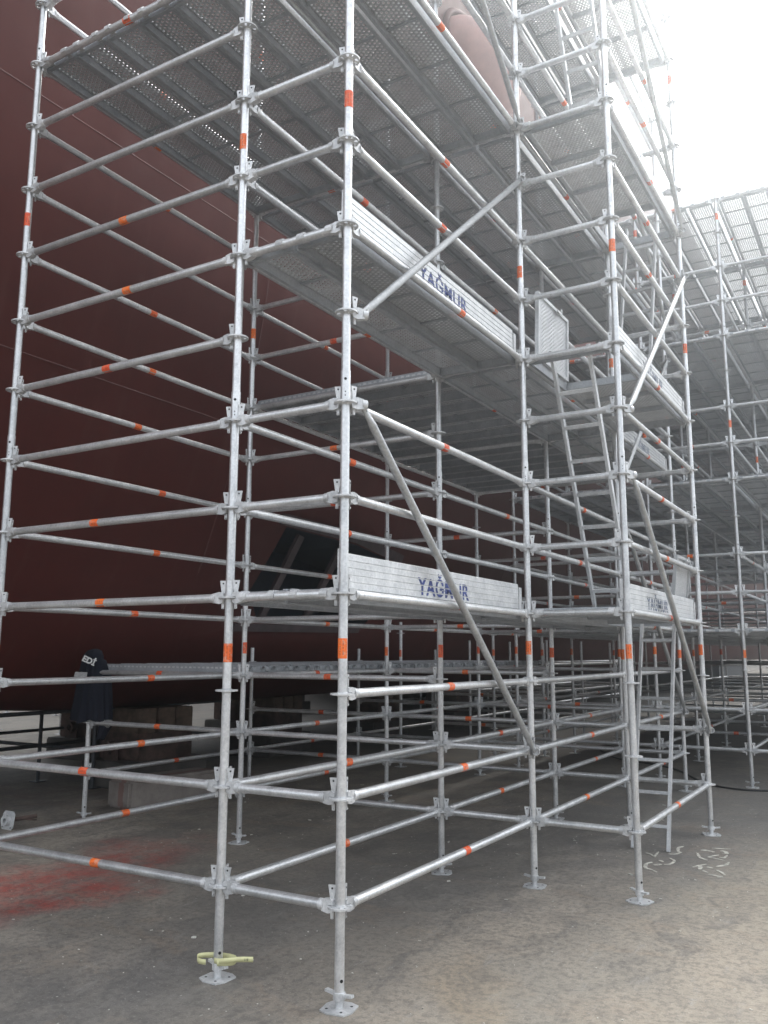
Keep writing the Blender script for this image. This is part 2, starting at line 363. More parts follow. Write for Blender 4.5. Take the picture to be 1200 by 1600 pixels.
bmh = bmesh.new(); bmh.from_mesh(me); bmesh.ops.remove_doubles(bmh, verts=bmh.verts, dist=1e-4); bmesh.ops.recalc_face_normals(bmh, faces=bmh.faces); bmh.to_mesh(me); bmh.free()
hull = link('hull', me, ship)
# recess of the thruster opening, cut into the plating
QY = [(5.15, 3.27), (4.80, 2.42), (5.2, 2.05), (7.8, 2.1), (8.35, 2.55), (8.2, 3.05), (6.9, 3.22)]
cb = MB(); nq = len(QY)
vs = [Vector((-3.6, y, z)) for y, z in QY]+[Vector((-6.0, y+.25, z)) for y, z in QY]
cb.add(vs, [tuple(range(nq)), tuple(range(nq, 2*nq))[::-1]]+[(i, nq+i, nq+(i+1) % nq, (i+1) % nq) for i in range(nq)], 0)
cme = cb.mesh('cutter', [M_NAVYPAINT])
bmh = bmesh.new(); bmh.from_mesh(cme); bmesh.ops.recalc_face_normals(bmh, faces=bmh.faces); bmh.to_mesh(cme); bmh.free()
cut = link('cutter', cme)
md = hull.modifiers.new('cut', 'BOOLEAN'); md.object = cut; md.operation = 'DIFFERENCE'; md.solver = 'EXACT'
try: md.material_mode = 'TRANSFER'
except Exception: pass
dg = bpy.context.evaluated_depsgraph_get(); dg.update()
nm = bpy.data.meshes.new_from_object(hull.evaluated_get(dg)); hull.modifiers.clear(); hull.data = nm; nm.name = 'hull'
bpy.data.objects.remove(cut)
def hx(z): return lerp(HX, z)
# recess trim and bars
def strip(name, pts, wdt, thick, m, parent, off=.0):
    s = MB()
    for (y0, z0), (y1, z1) in zip(pts, pts[1:]):
        a = Vector((hx(z0)+off, y0, z0)); c = Vector((hx(z1)+off, y1, z1)); d = (c-a).normalized()
        nrm = Vector((1, 0, -.35)).normalized(); sd_ = d.cross(nrm).normalized()
        vs = [p+q*sd_*wdt/2+e*nrm*thick/2 for p in (a-d*wdt*.2, c+d*wdt*.2) for q in (-1, 1) for e in (-1, 1)]
        s.add(vs, [(0, 1, 3, 2), (4, 6, 7, 5), (0, 4, 5, 1), (2, 3, 7, 6), (0, 2, 6, 4), (1, 5, 7, 3)])
    return link(name, s.mesh(name, [m]), parent)
rec = strip('recess_rim', [(5.1, 3.36), (6.9, 3.32), (8.3, 3.14)], .15, .06, M_GRILL, ship)
strip('recess_bar', [(5.72, 3.20), (5.5, 2.1)], .13, .05, M_GRILL, ship, -.12)
strip('recess_bar', [(6.75, 3.16), (6.5, 2.1)], .13, .05, M_GRILL, ship, -.12)
strip('recess_bar', [(7.75, 3.0), (7.5, 2.1)], .13, .05, M_GRILL, ship, -.12)
strip('recess_rim', [(4.9, 1.98), (7.8, 2.02)], .10, .06, M_GRILL, ship)
for z, ya, yb in ((4.25, -.4, 40), (6.42, -.4, 40), (9.6, -.4, 50), (2.3, 8.6, 40), (13.2, -.4, 50)):
    s = MB(); k = 24
    vs = []
    for i in range(k+1):
        y = ya+(yb-ya)*i/k; x = hx(z)
        vs += [Vector((x+.001, y, z-.008)), Vector((x+.004, y, z)), Vector((x+.001, y, z+.008)), Vector((x-.03, y, z))]
    s.add(vs, [(i*4+j, i*4+(j+1) % 4, (i+1)*4+(j+1) % 4, (i+1)*4+j) for i in range(k) for j in range(4)])
    link('weld_seam', s.mesh('weld_seam', [M_SEAM]), ship)
for y in (3.9, 12.4, 20.5):                       # vertical butts of the plating
    s = MB(); vs = []
    zs = [1.5+i*.6 for i in range(28)]
    for z in zs:
        x = hx(z); vs += [Vector((x+.001, y-.01, z)), Vector((x+.005, y, z)), Vector((x+.001, y+.01, z)), Vector((x-.05, y, z))]
    s.add(vs, [(i*4+j, i*4+(j+1) % 4, (i+1)*4+(j+1) % 4, (i+1)*4+j) for i in range(len(zs)-1) for j in range(4)])
    link('weld_seam', s.mesh('weld_seam', [M_SEAM]), ship)
# pale rounded boss high on the hull
s = MB(); R0, R1 = 14, 28; vs = []
for i in range(R0+1):
    t = i/R0*PI/2
    for k in range(R1):
        a = 2*PI*k/R1; vs.append(Vector((-3.5+.75*math.cos(t), 9.5+1.3*math.sin(t)*math.cos(a), 12.2+.68*math.sin(t)*math.sin(a))))
s.add(vs, [(i*R1+k, i*R1+(k+1) % R1, (i+1)*R1+(k+1) % R1, (i+1)*R1+k) for i in range(R0) for k in range(R1)], 0, True)
link('rounded_boss', s.mesh('rounded_boss', [M_ANCHOR]), ship)
s = MB(); s.path([(-3.42, 9.5+1.36*math.cos(a), 12.2+.74*math.sin(a)) for a in [2*PI*i/36 for i in range(37)]], .06, 8)
link('boss_rim', s.mesh('boss_rim', [M_HULL]), ship)

# ------------------------------------------------------------------ scaffold component meshes
Z0 = .454
def LV(n): return Z0+.5*n
TR = .0242
def rosette_mesh():
    m = MB(); N = 32; rad = [.0235, .033, .052, .061]; h = .0045
    vs = []
    for z in (h, -h):
        for r in rad: vs += [Vector((r*math.cos(2*PI*k/N), r*math.sin(2*PI*k/N), z)) for k in range(N)]
    idx = lambda l, j, k: l*4*N+j*N+(k % N)
    def open_(j, k): return j == 1 and (k % 4 in (1, 2) if (k//4) % 2 == 0 else k % 4 == 1)
    fs = []
    for j in range(3):
        for k in range(N):
            if open_(j, k): continue
            fs += [(idx(0, j, k), idx(0, j+1, k), idx(0, j+1, k+1), idx(0, j, k+1)), (idx(1, j, k), idx(1, j, k+1), idx(1, j+1, k+1), idx(1, j+1, k))]
            if j == 2 or open_(j+1, k): fs.append((idx(0, j+1, k), idx(1, j+1, k), idx(1, j+1, k+1), idx(0, j+1, k+1)))
            if j == 0 or open_(j-1, k): fs.append((idx(0, j, k+1), idx(1, j, k+1), idx(1, j, k), idx(0, j, k)))
            if j == 1:
                if open_(1, k+1 if k+1 < N else 0): fs.append((idx(0, j, k+1), idx(0, j+1, k+1), idx(1, j+1, k+1), idx(1, j, k+1)))
                if open_(1, (k-1) % N): fs.append((idx(0, j, k), idx(1, j, k), idx(1, j+1, k), idx(0, j+1, k)))
    m.add(vs, fs)
    m.hollow((0, 0, -.011), (0, 0, .011), .0275, .0236, 16)
    return m
ROS = rosette_mesh(); ROS_ME = ROS.mesh('rosette', [M_CAST])
def head_mb():                      # ledger head: sits at the rosette, pointing along +x
    m = MB(); rotx = Matrix.Rotation(PI/2, 4, 'X')
    up = [(.029, .007), (.060, .007), (.060, -.007), (.029, -.007), (.034, -.026), (.060, -.032), (.092, -.027), (.098, -.02), (.098, .02), (.092, .027), (.060, .032), (.034, .026)]
    # side profile (x,z) extruded in y
    prof_ = [(x, z) for x, z in up]
    poly = [(.029, .007), (.061, .007), (.061, -.007), (.029, -.007), (.034, -.027), (.062, -.033), (.098, -.026), (.098, .026), (.062, .033), (.034, .027)]
    m.prism(poly, -.019, .019, 0, rotx)
    m.hollow((.090, 0, 0), (.118, 0, 0), .0275, .022, 14)
    # wedge
    wp = [(-.007, -.060), (.007, -.060), (.011, .04), (.0195, .096), (-.0195, .096), (-.011, .04)]
    mt = Matrix.Translation((.046, 0, 0)) @ Matrix.Rotation(.0, 4, 'Y') @ rotx
    m.prism(wp, -.0035, .0035, 0, Matrix.Translation((.046, 0, 0)) @ Matrix.Rotation(PI/2*0+.35, 4, 'Z') @ rotx)
    m.tube(Vector((.046, 0, .080))+Vector((.0015, -.0045, 0)), Vector((.046, 0, .080))+Vector((-.0015, .0045, 0)), .005, 8, 1)
    m.tube((.046, -.008, -.053), (.046, .008, -.053), .005, 6)
    return m
HEAD = head_mb(); HEAD_ME = HEAD.mesh('wedge_head', [M_CAST, M_DARK])
_led = {}
def ledger_mesh(L, full=False):
    k = (round(L, 3), full)
    if k not in _led:
        m = MB(); m.tube((.10, 0, 0), (L-.10, 0, 0), TR, 14 if not full else 8)
        if full:
            m.merge(HEAD, Matrix.Identity(4)); m.merge(HEAD, Matrix.Translation((L, 0, 0)) @ Matrix.Rotation(PI, 4, 'Z'))
        _led[k] = m.mesh('ledger', [M_TUBE, M_DARK])
    return _led[k]
def sticker_mesh(name, axis, L, arc):
    me = bpy.data.meshes.new(name); n = 14; r = TR+.0012; vs = []; fs = []
    for j in range(2):
        for i in range(n+1):
            a = -arc/2+arc*i/n
            if axis == 'z': vs.append((r*math.cos(a), r*math.sin(a), (j-.5)*L))
            else: vs.append(((j-.5)*L, r*math.sin(a), r*math.cos(a)))
    for i in range(n): fs.append((i, i+1, n+2+i, n+1+i))
    me.from_pydata(vs, [], fs); uv = me.uv_layers.new(name='UVMap')
    for p in me.polygons:
        p.use_smooth = True
        for li in p.loop_indices:
            vi = me.loops[li].vertex_index; uv.data[li].uv = ((vi % (n+1))/n, vi//(n+1))
    me.materials.append(M_STICK); me.update(); return me
ST_Z = sticker_mesh('sticker', 'z', .10, 2.6); ST_X = sticker_mesh('sticker', 'x', .07, 6.0)
_std = {}
def standard_mb(zb, zt, joints, ns=14):
    m = MB(); m.tube((0, 0, zb), (0, 0, zt), TR, ns)
    for z in joints:
        if z+.2 < zt:
            m.hollow((0, 0, z+.012), (0, 0, z+.175), TR+.0028, TR-.001, ns)
            for a in (-1.03, 2.1):
                c, s_ = math.cos(a), math.sin(a)
                for zz, rr in ((z+.125, .0075), (z+.055, .0035), (z+.035, .0035)):
                    m.tube((c*(TR-.002), s_*(TR-.002), zz), (c*(TR+.0036), s_*(TR+.0036), zz), rr, 8, 1)
    a = -.55; c, s_ = math.cos(a), math.sin(a)
    m.tube((c*(TR-.002), s_*(TR-.002), zb+.055), (c*(TR+.0012), s_*(TR+.0012), zb+.055), .008, 8, 1)
    return m
def jack_mb():
    m = MB(); c = .045; a = .078
    poly = [(-a+c, -a), (a-c*.55, -a), (a, -a+c), (a, a-c*.55), (a-c, a), (-a+c*.55, a), (-a, a-c), (-a, -a+c*.55)]
    m.prism(poly, 0.001, .008, 0)
    m.tube((0, 0, .008), (0, 0, .09), .0185, 12)
    for x, y in ((.052, .03), (-.052, -.03), (.03, -.05), (-.03, .05)): m.tube((x, y, .0075), (x, y, .0088), .007, 8, 1)
    m.hollow((0, 0, .045), (0, 0, .077), .030, .0187, 12)
    for sgn in (-1, 1):
        mt = Matrix.Rotation(-.3 if sgn > 0 else PI-.3, 4, 'Z')
        m.prism([(.024, -.014), (.05, -.011), (.088, -.012), (.088, .012), (.05, .011), (.024, .014)], .056, .068, 0, mt @ Matrix.Translation((0, 0, .0)) @ Matrix.Rotation(-.12, 4, 'Y'))
    return m
JACK = jack_mb(); JACK_ME = JACK.mesh('base_jack', [M_CAST, M_DARK])

def hook_mb(wd=.045):               # a claw over a tube that runs along y, at x=0; plank lies on +x side
    m = MB(); n = 8; r0, r1 = TR+.0015, TR+.008; vs = []
    a0, a1 = math.radians(-10), math.radians(205)
    for i in range(n+1):
        a = a0+(a1-a0)*i/n
        for r in (r0, r1):
            for y in (-wd/2, wd/2): vs.append(Vector((r*math.cos(a), y, r*math.sin(a))))
    fs = [(4*i+p, 4*i+q, 4*i+4+q, 4*i+4+p) for i in range(n) for p, q in ((0, 1), (1, 3), (3, 2), (2, 0))]+[(0, 1, 3, 2), (4*n, 4*n+2, 4*n+3, 4*n+1)]
    m.add(vs, fs); m.box((.046, 0, .004), (.036, wd, .028)); return m
HOOK = hook_mb(); HOOK_ME = HOOK.mesh('hook', [M_CAST])
PT = .034                           # plank top above ledger axis
_pl = {}
def plank_mb(L, W=.32):
    m = MB(); x0, x1 = .038, L-.038; t = PT
    m.add([(x0, -W/2+.004, t), (x1, -W/2+.004, t), (x1, W/2-.004, t), (x0, W/2-.004, t)], [(0, 1, 2, 3)], 1)
    for sgn in (-1, 1):
        m.box(((x0+x1)/2, sgn*(W/2-.0035), t-.036), (x1-x0, .005, .076))
        m.box(((x0+x1)/2, sgn*(W/2-.017), t-.0735), (x1-x0, .024, .004))
        m.box(((x0+x1)/2, sgn*(W/2-.014), t+.003), (x1-x0, .026, .005))
    for xx in (x0+.014, x1-.014): m.box((xx, 0, t-.033), (.028, W-.014, .060))
    k = max(2, int(L/.62))
    for i in range(1, k+1):
        m.box((x0+(x1-x0)*i/(k+1), 0, t-.007), (.022, W-.012, .012))
    return m
def plank_mesh(L, W=.32, hooks=False, side=False):
    k = (round(L, 3), W, hooks, side)
    if k not in _pl:
        m = plank_mb(L, W)
        if side:
            q = int((L-.16)/.055)
            for i in range(q): m.box((.09+i*.055, -W/2+.0045, PT-.018), (.030, .012, .016), 2)
            for sg in (-1, 1): m.box((L/2, sg*(W/2-.004), PT-.0775), (L-.09, .010, .005), 2)
        if hooks:
            for sy in (-1, 1):
                m.merge(HOOK, Matrix.Translation((0, sy*W*.3, 0))); m.merge(HOOK, Matrix.Translation((L, sy*W*.3, 0)) @ Matrix.Rotation(PI, 4, 'Z'))
        _pl[k] = m.mesh('deck_plank', [M_DECK, M_PERF, M_TOE])
    return _pl[k]

CAM_XY = Vector((2.42, -3.66))
def add_standard(tower, x, y, top_lv, zb=.075, detail=True, extra=.12, bottom=0, joints=(5, 11, 17), top=None, ros=None, lean=(0, 0)):
    zt = (LV(top_lv)+extra) if top is None else top
    k = (round(zt, 3), zb, detail)
    if k not in _std: _std[k] = standard_mb(zb, zt, [LV(j) for j in joints], 14 if detail else 10).mesh('standard', [M_TUBE, M_DARK])
    s = link('standard', _std[k], tower, (x, y, 0)); s.rotation_euler = (lean[0], lean[1], 0)
    link('base_jack', JACK_ME, s, (0, 0, 0), random.choice([0, .2, -.25, .5]))
    n = 0
    for l in range(0, top_lv+1):
        if ros is not None and l not in ros: continue
        link('rosette', ROS_ME, s, (0, 0, LV(l)), random.choice([0, 0, .02]))
    a = math.atan2(CAM_XY.y-y, CAM_XY.x-x)
    for l in (2.45, 8.5, 14.5):
        if LV(l) < zt-.1: link('sticker', ST_Z, s, (0, 0, LV(l)+random.uniform(-.03, .03)), a+random.uniform(-.9, .9))
    return s
def add_ledger(tower, x0, y0, x1, y1, lv, detail=True, sticker=True):
    L = math.hypot(x1-x0, y1-y0); rz = math.atan2(y1-y0, x1-x0)
    o = link('ledger', ledger_mesh(L, not detail), tower, (x0, y0, LV(lv)), rz)
    if detail:
        link('wedge_head', HEAD_ME, o, (0, 0, 0)); link('wedge_head', HEAD_ME, o, (L, 0, 0), PI)
    if sticker and L > 1.0 and random.random() < .9:
        link('sticker', ST_X, o, (L*random.uniform(.44, .56), 0, 0), rot=(random.uniform(-1, 1), 0, 0))
    return o
def add_planks(tower, xa, xb, ya, yb, lv, n, along='y', detail=True, W=.32, hooks=True):
    """n planks filling the bay; along = direction of the planks"""
    L = (yb-ya) if along == 'y' else (xb-xa); span = (xb-xa) if along == 'y' else (yb-ya)
    gap = (span-.07-n*W)/max(n, 1)
    for i in range(n):
        c = .035+gap/2+W/2+i*(W+gap)
        loc, rz = (((xa+c, ya, LV(lv)), PI/2) if along == 'y' else ((xa, ya+c, LV(lv)+.046), 0))
        o = link('deck_plank', plank_mesh(L, W, not detail and hooks, along == 'x'), tower, loc, rz)
        if detail:
            for sy in (-1, 1):
                link('hook', HOOK_ME, o, (0, sy*W*.3, 0)); link('hook', HOOK_ME, o, (L, sy*W*.3, 0), PI)
_br = {}
def add_brace(tower, p, lp, q, lq, off):
    """diagonal brace from node p level lp to node q level lq, both on a line along y; off = side offset in x"""
    a = Vector((p[0]+off, p[1]+.085, LV(lp)-.01)); c = Vector((q[0]+off, q[1]-.085, LV(lq)+.0))
    if lp < lq: a.z += .03; c.z -= .01
    L = (c-a).length; k = round(L, 3)
    if k not in _br:
        m = MB(); n = 16
        st = [(0, .010, .020), (.05, .011, .022), (.085, .016, .0225), (.125, TR-.001, TR-.001)]
        rings = [(x, ry, rz_) for x, ry, rz_ in st]+[(L-x, ry, rz_) for x, ry, rz_ in st[::-1]]
        vs = [Vector((x, ry*math.cos(2*PI*i/n), rz_*math.sin(2*PI*i/n))) for x, ry, rz_ in rings for i in range(n)]
        R_ = len(rings)
        m.add(vs, [(j*n+i, j*n+(i+1) % n, (j+1)*n+(i+1) % n, (j+1)*n+i) for j in range(R_-1) for i in range(n)], 0, True)
        m.add(vs, [tuple(range(n))[::-1], tuple(range((R_-1)*n, R_*n))], 0)
        for x in (.022, L-.022): m.tube((x, -.016, 0), (x, .016, 0), .009, 8, 0)
        _br[k] = m.mesh('diagonal_brace', [M_BRACE])
    d = (c-a).normalized(); side = Vector((1, 0, 0)); zz = d.cross(side).normalized()
    mt = Matrix((d, side, zz)).transposed().to_4x4(); mt.translation = a
    o = bpy.data.objects.new('diagonal_brace', _br[k]); COL.objects.link(o); o.parent = tower; o.matrix_world = mt
    for node, lv, sgn in ((p, lp, 1), (q, lq, -1)):
        h = MB(); h.merge(HEAD, Matrix.Rotation(sgn*math.radians(52), 4, 'Z'))
        key = 'bh%d' % sgn
        if key not in _br: _br[key] = h.mesh('brace_head', [M_CAST, M_DARK])
        hd = bpy.data.objects.new('brace_head', _br[key]); COL.objects.link(hd); hd.parent = o
        hd.matrix_parent_inverse = mt.inverted(); hd.location = (node[0], node[1], LV(lv))
    return o

# ------------------------------------------------------------------ main scaffold tower
S = [0, 1, 3, 4, 5, 7, 8, 9, 11, 12, 13, 15]
XC, XB, XA, XF, XP = -2.755, -.751, 0.0, .750, -4.755
Y0, Y1, Y2, Y3 = 0.0, 2.538, 5.098, 7.64
T1 = thing('scaffold_tower', 'tall galvanised scaffold tower with orange stickers in front of the red hull', 'scaffolding')
for x, y, lean in ((XC, Y0, (0, .0)), (XB, Y0, (0, .0012)), (XA, Y0, (0, .0010)), (XC, Y1, (0, 0)), (XB, Y1, (0, 0)), (XA, Y1, (0, 0)), (XF, Y1, (0, 0)),
             (XC, Y2, (0, 0)), (XB, Y2, (0, 0)), (XA, Y2, (0, 0)), (XF, Y2, (0, 0)), (XC, Y3, (0, 0)), (XB, Y3, (0, 0)), (XA, Y3, (0, 0))):
    add_standard(T1, x, y, 17, lean=(0, 0))
def L1(x0, y0, x1, y1, lvs, **k):
    for l in lvs: add_ledger(T1, x0, y0, x1, y1, l, **k)
allv = [l for l in range(0, 16)]
no2 = [l for l in allv if l != 2]
# across the face (x direction)
L1(XC, Y0, XB, Y0, [l for l in no2 if l < 15]+[16, 17]); L1(XB, Y0, XA, Y0, [l for l in S])
L1(XC, Y1, XB, Y1, [0, 1, 2, 3, 5, 6, 7, 8, 9, 11, 12]); L1(XB, Y1, XA, Y1, [0, 1, 3, 7, 11, 15])
L1(XA, Y1, XF, Y1, [0]+[l for l in range(3, 16)])
L1(XC, Y2, XB, Y2, [0, 1, 2, 3, 5, 7, 8, 9, 11]); L1(XB, Y2, XA, Y2, [0, 1, 3, 7, 11, 15]); L1(XA, Y2, XF, Y2, [0, 1]+[l for l in range(3, 16) if l not in (10, 14)]+[16, 17])
L1(XC, Y3, XB, Y3, [0, 1, 2, 3, 5, 7, 9, 11]); L1(XB, Y3, XA, Y3, [0, 1, 3, 4, 5, 7, 8, 9, 11, 15])
# along the hull (y direction)
L1(XC, Y0, XC, Y1, [l for l in range(0, 14)])
L1(XB, Y0, XB, Y1, [l for l in S if l < 14]); L1(XA, Y0, XA, Y1, [l for l in S if l < 14]+[2])
L1(XC, Y1, XC, Y2, [0, 1, 2, 3, 4, 5, 7, 8, 9, 11]); L1(XB, Y1, XB, Y2, [l for l in S]); L1(XA, Y1, XA, Y2, S+[2])
L1(XC, Y2, XC, Y3, [0, 1, 2, 3, 5, 7, 8, 11]); L1(XB, Y2, XB, Y3, [l for l in S]); L1(XA, Y2, XA, Y3, S+[2, 16, 17])
L1(XF, Y1, XF, Y2, [0]+[l for l in range(3, 14)]+[15, 16, 17])
for pr in (((XA, Y0), 5, (XA, Y1), 1), ((XA, Y0), 6, (XA, Y1), 10), ((XA, Y0), 15, (XA, Y1), 11), ((XF, Y1), 5, (XF, Y2), 1), ((XF, Y1), 6, (XF, Y2), 10),
           ((XF, Y1), 15, (XF, Y2), 11), ((XA, Y2), 5, (XA, Y3), 1), ((XA, Y2), 6, (XA, Y3), 10), ((XA, Y2), 15, (XA, Y3), 11)):
    add_brace(T1, *pr, .058)
# decks
add_planks(T1, XC, XB, Y0, Y1, 11, 6); add_planks(T1, XB, XA, Y0, Y1, 11, 2)
add_planks(T1, XC, XB, Y1, Y2, 11, 6); add_planks(T1, XB, XA, Y1, Y2, 11, 2)
add_planks(T1, XC, XB, Y2, Y3, 11, 6, detail=False); add_planks(T1, XB, XA, Y2, Y3, 11, 2, detail=False)
add_planks(T1, XB, XA, Y0, Y1, 7, 2); add_planks(T1, XC, XB, Y1, Y2, 7, 7, along='x'); add_planks(T1, XB, XA, Y1, Y2, 7, 2)
add_planks(T1, XC, XB, Y2, Y3, 7, 7, along='x', detail=False); add_planks(T1, XB, XA, Y2, Y3, 7, 2, detail=False)
add_planks(T1, XB, XA, Y0, Y1, 3, 2); add_planks(T1, XB, XA, Y1, Y2, 3, 2); add_planks(T1, XB, XA, Y2, Y3, 3, 2, detail=False)
add_planks(T1, XB, XA, Y1, Y2, 15, 2); add_planks(T1, XB, XA, Y2, Y3, 15, 2, detail=False)

# hatch decks of the ladder bay: frame, perforated sheet and an open hatch
def hatch_deck(lv, opening, label, cover=None):
    t = thing('hatch_deck', label, 'scaffold deck', (XA, Y1, LV(lv)), 0, 'hatch decks in the ladder bay')
    L = Y2-Y1; W = XF-XA-.09; x0 = .045; m = MB(); tz = PT
    for xx in (x0+.012, x0+W-.012): m.box((xx, L/2, tz-.03), (.024, L-.08, .075))
    for yy in (.055, L-.055): m.box((x0+W/2, yy, tz-.03), (W-.05, .03, .07))
    o0, o1 = opening
    for yy in (o0-.015, o1+.015):
        if .1 < yy < L-.1: m.box((x0+W/2, yy, tz-.03), (W-.05, .03, .06))
    link('deck_frame', m.mesh('deck_frame', [M_DECK]), t)
    for ya, yb in ((.07, o0-.03), (o1+.03, L-.07)):
        if yb-ya < .1: continue
        s = MB(); k = max(1, round((yb-ya)/.6))
        s.add([(x0+.025, ya, tz), (x0+W-.025, ya, tz), (x0+W-.025, yb, tz), (x0+.025, yb, tz)], [(0, 1, 2, 3)], 0)
        for i in range(1, k): s.box((x0+W/2, ya+(yb-ya)*i/k, tz-.02), (W-.05, .03, .035), 1)
        link('deck_sheet', s.mesh('deck_sheet', [M_PERF2, M_DECK]), t)
    for yy, r in ((0, PI/2), (L, -PI/2)):
        for dx in (.10, W-.02): link('hook', HOOK_ME, t, (dx, yy, 0), r)
    if cover:
        xx, tilt = cover; hh = .56; c = MB(); ln = o1-o0-.04
        c.add([(0, 0, 0), (0, ln, 0), (hh, ln, 0), (hh, 0, 0)], [(0, 1, 2, 3)], 0)
        c.box((.014, ln/2, 0), (.028, ln-.058, .03), 1); c.box((hh-.014, ln/2, 0), (.028, ln-.058, .03), 1)
        c.box((hh/2, .014, 0), (hh, .028, .032), 1); c.box((hh/2, ln-.014, 0), (hh, .028, .032), 1); c.box((hh/2, ln/2, .008), (hh-.058, .02, .012), 1)
        cv = link('hatch_cover', c.mesh('hatch_cover', [M_PERF2, M_ALU]), t, (xx, o0+.02, tz+.008), rot=(0, tilt-PI/2, 0))
        la = MB(); la.box((.02, 0, 0), (.03, .05, .02)); la.tube((.03, -.05, .0), (.03, .05, .0), .007, 8); la.box((.03, .05, .02), (.012, .012, .05))
        link('latch', la.mesh('latch', [M_CAST]), cv, (hh-.03, ln*.62, 0), rot=(0, PI/2, 0))
    return t
hatch_deck(3, (1.85, 2.46), 'lowest hatch deck, its cover standing open above the ground ladder', (.64, .12))
hatch_deck(7, (.09, .86), 'hatch deck with raised perforated cover beside the second toe board level', (.08, .03))
hatch_deck(11, (1.85, 2.46), 'third hatch deck up, pale perforated sheet below the upper ladder', None)
hatch_deck(15, (.09, .86), 'topmost hatch deck at the upper edge of the ladder bay', None)

# toe boards
def toe_board(x, ya, yb, lv, label, text_y, ink, group='aluminium toe boards'):
    t = thing('toe_board', label, 'toe board', (x, ya, LV(lv)), 0, group)
    L = yb-ya; a, c = .055, L-.13; z0, hgt = .030, .185; xf = -.026
    m = MB(); k = 5; ph = hgt/k
    for i in range(k):
        zz = z0+ph*i
        m.prism([(xf, zz+.002), (xf, zz+ph-.004), (xf-.004, zz+ph), (xf-.022, zz+ph), (xf-.022, zz), (xf-.004, zz)], 0, 1, 0,
                Matrix(((1, 0, 0, 0), (0, 0, c-a, a), (0, 1, 0, 0), (0, 0, 0, 1))))
    link('board', m.mesh('board', [M_TOE]), t)
    e = MB(); e.box((xf-.01, a-.016, z0+.095), (.034, .036, .22)); link('end_clip', e.mesh('end_clip', [M_CAST]), t)
    e = MB(); e.box((xf-.01, c+.03, z0+.075), (.034, .045, .17)); link('end_clip', e.mesh('end_clip', [M_CAST]), t)
    if ink:
        fc = bpy.data.curves.new('lettering', 'FONT'); fc.body = 'YAĞMUR'; fc.size = .142; fc.space_character = 1.08
        fc.offset = .003; fc.extrude = .0006; fc.align_x = 'CENTER'
        fo = bpy.data.objects.new('lettering_tmp', fc); COL.objects.link(fo)
        dg = bpy.context.evaluated_depsgraph_get(); dg.update()
        fm = bpy.data.meshes.new_from_object(fo.evaluated_get(dg)); bpy.data.objects.remove(fo)
        # cut letters at the board's joints (paint skips the grooves)
        bb = bmesh.new(); bb.from_mesh(fm)
        sx_ = 1.13; zb = .048
        for v in bb.verts: v.co.x *= sx_
        for i in range(1, k):
            for off, in ((-.004,), (.003,)):
                zc = z0+ph*i+off-zb
                bmesh.ops.bisect_plane(bb, geom=bb.verts[:]+bb.edges[:]+bb.faces[:], plane_co=(0, zc, 0), plane_no=(0, 1, 0))
        kill = []
        for f in bb.faces:
            zc = f.calc_center_median().y+zb-z0
            r = zc % ph
            if (r > ph-.0045 or r < .0035) and zc > .01: kill.append(f)
        bmesh.ops.delete(bb, geom=kill, context='FACES'); bb.to_mesh(fm); bb.free()
        fm.materials.clear(); fm.materials.append(ink)
        o = link('lettering', fm, t); o.rotation_euler = (PI/2, 0, PI/2); o.location = (xf+.0012, text_y-ya, zb)
        tag(o, 'YAĞMUR stencilled letters')
    return t
toe_board(XA, Y0, Y1, 3, 'toe board with blue YAĞMUR letters on the lowest deck at the front corner', 1.19, M_BLUE)
toe_board(XA, Y0, Y1, 7, 'sunlit toe board with YAĞMUR letters one deck above the lowest front board', 1.22, M_BLUE)
toe_board(XF, Y1, Y2, 3, 'toe board with grey YAĞMUR letters beside the lowest open hatch', 1.02+Y1, M_GREYP)
toe_board(XF, Y1, Y2, 7, 'toe board crossed by a brace at the second deck of the ladder bay', 1.25+Y1, M_GREYP)
toe_board(XF, Y1, Y2, 11, 'pale toe board at the third deck of the ladder bay', 1.25+Y1, M_GREYP)
toe_board(XA, Y2, Y3, 7, 'toe board seen below the second hatch deck, behind the short brace', 1.25+Y2, M_GREYP)
toe_board(XA, Y2, Y3, 3, 'toe board behind the ladder bay at the lowest deck', 1.25+Y2, M_GREYP)

# ladders
def ladder(x, y0, z0, y1, z1, label, w_=.30):
    t = thing('ladder', label, 'ladder', (x, y0, z0), 0, 'aluminium ladders in the ladder bay')
    L = math.hypot(y1-y0, z1-z0); ang = math.atan2(z1-z0, y1-y0)
    R = Matrix.Rotation(ang-PI/2, 4, 'X')
    for sx_ in (0, w_):
        m = MB(); m.box((sx_, 0, L/2), (.024, .05, L), 0, R); link('stile', m.mesh('stile', [M_ALU]), t)
    rm = MB(); rm.box((w_/2, 0, 0), (w_-.024, .028, .028), 0, R); me = rm.mesh('rung', [M_ALU])
    k = int(L/.28)
    for i in range(k):
        p = R @ Vector((0, 0, .2+i*.28))
        if .2+i*.28 < L-.03: link('rung', me, t, p)
    return t
ladder(.27, 4.17, 0.0, 4.86, 2.05, 'bottom ladder standing on the concrete under the lowest hatch')
ladder(.21, 3.55, LV(3)+.04, 2.62, 4.02, 'ladder leaning up from the lowest deck to the raised perforated hatch cover')
ladder(.27, 4.24, LV(7)+.04, 4.92, 6.05, 'ladder behind the crossing brace, between second and third decks')
ladder(.27, 3.34, LV(11)+.04, 2.50, 8.05, 'highest ladder, leaning up to the top hatch deck')

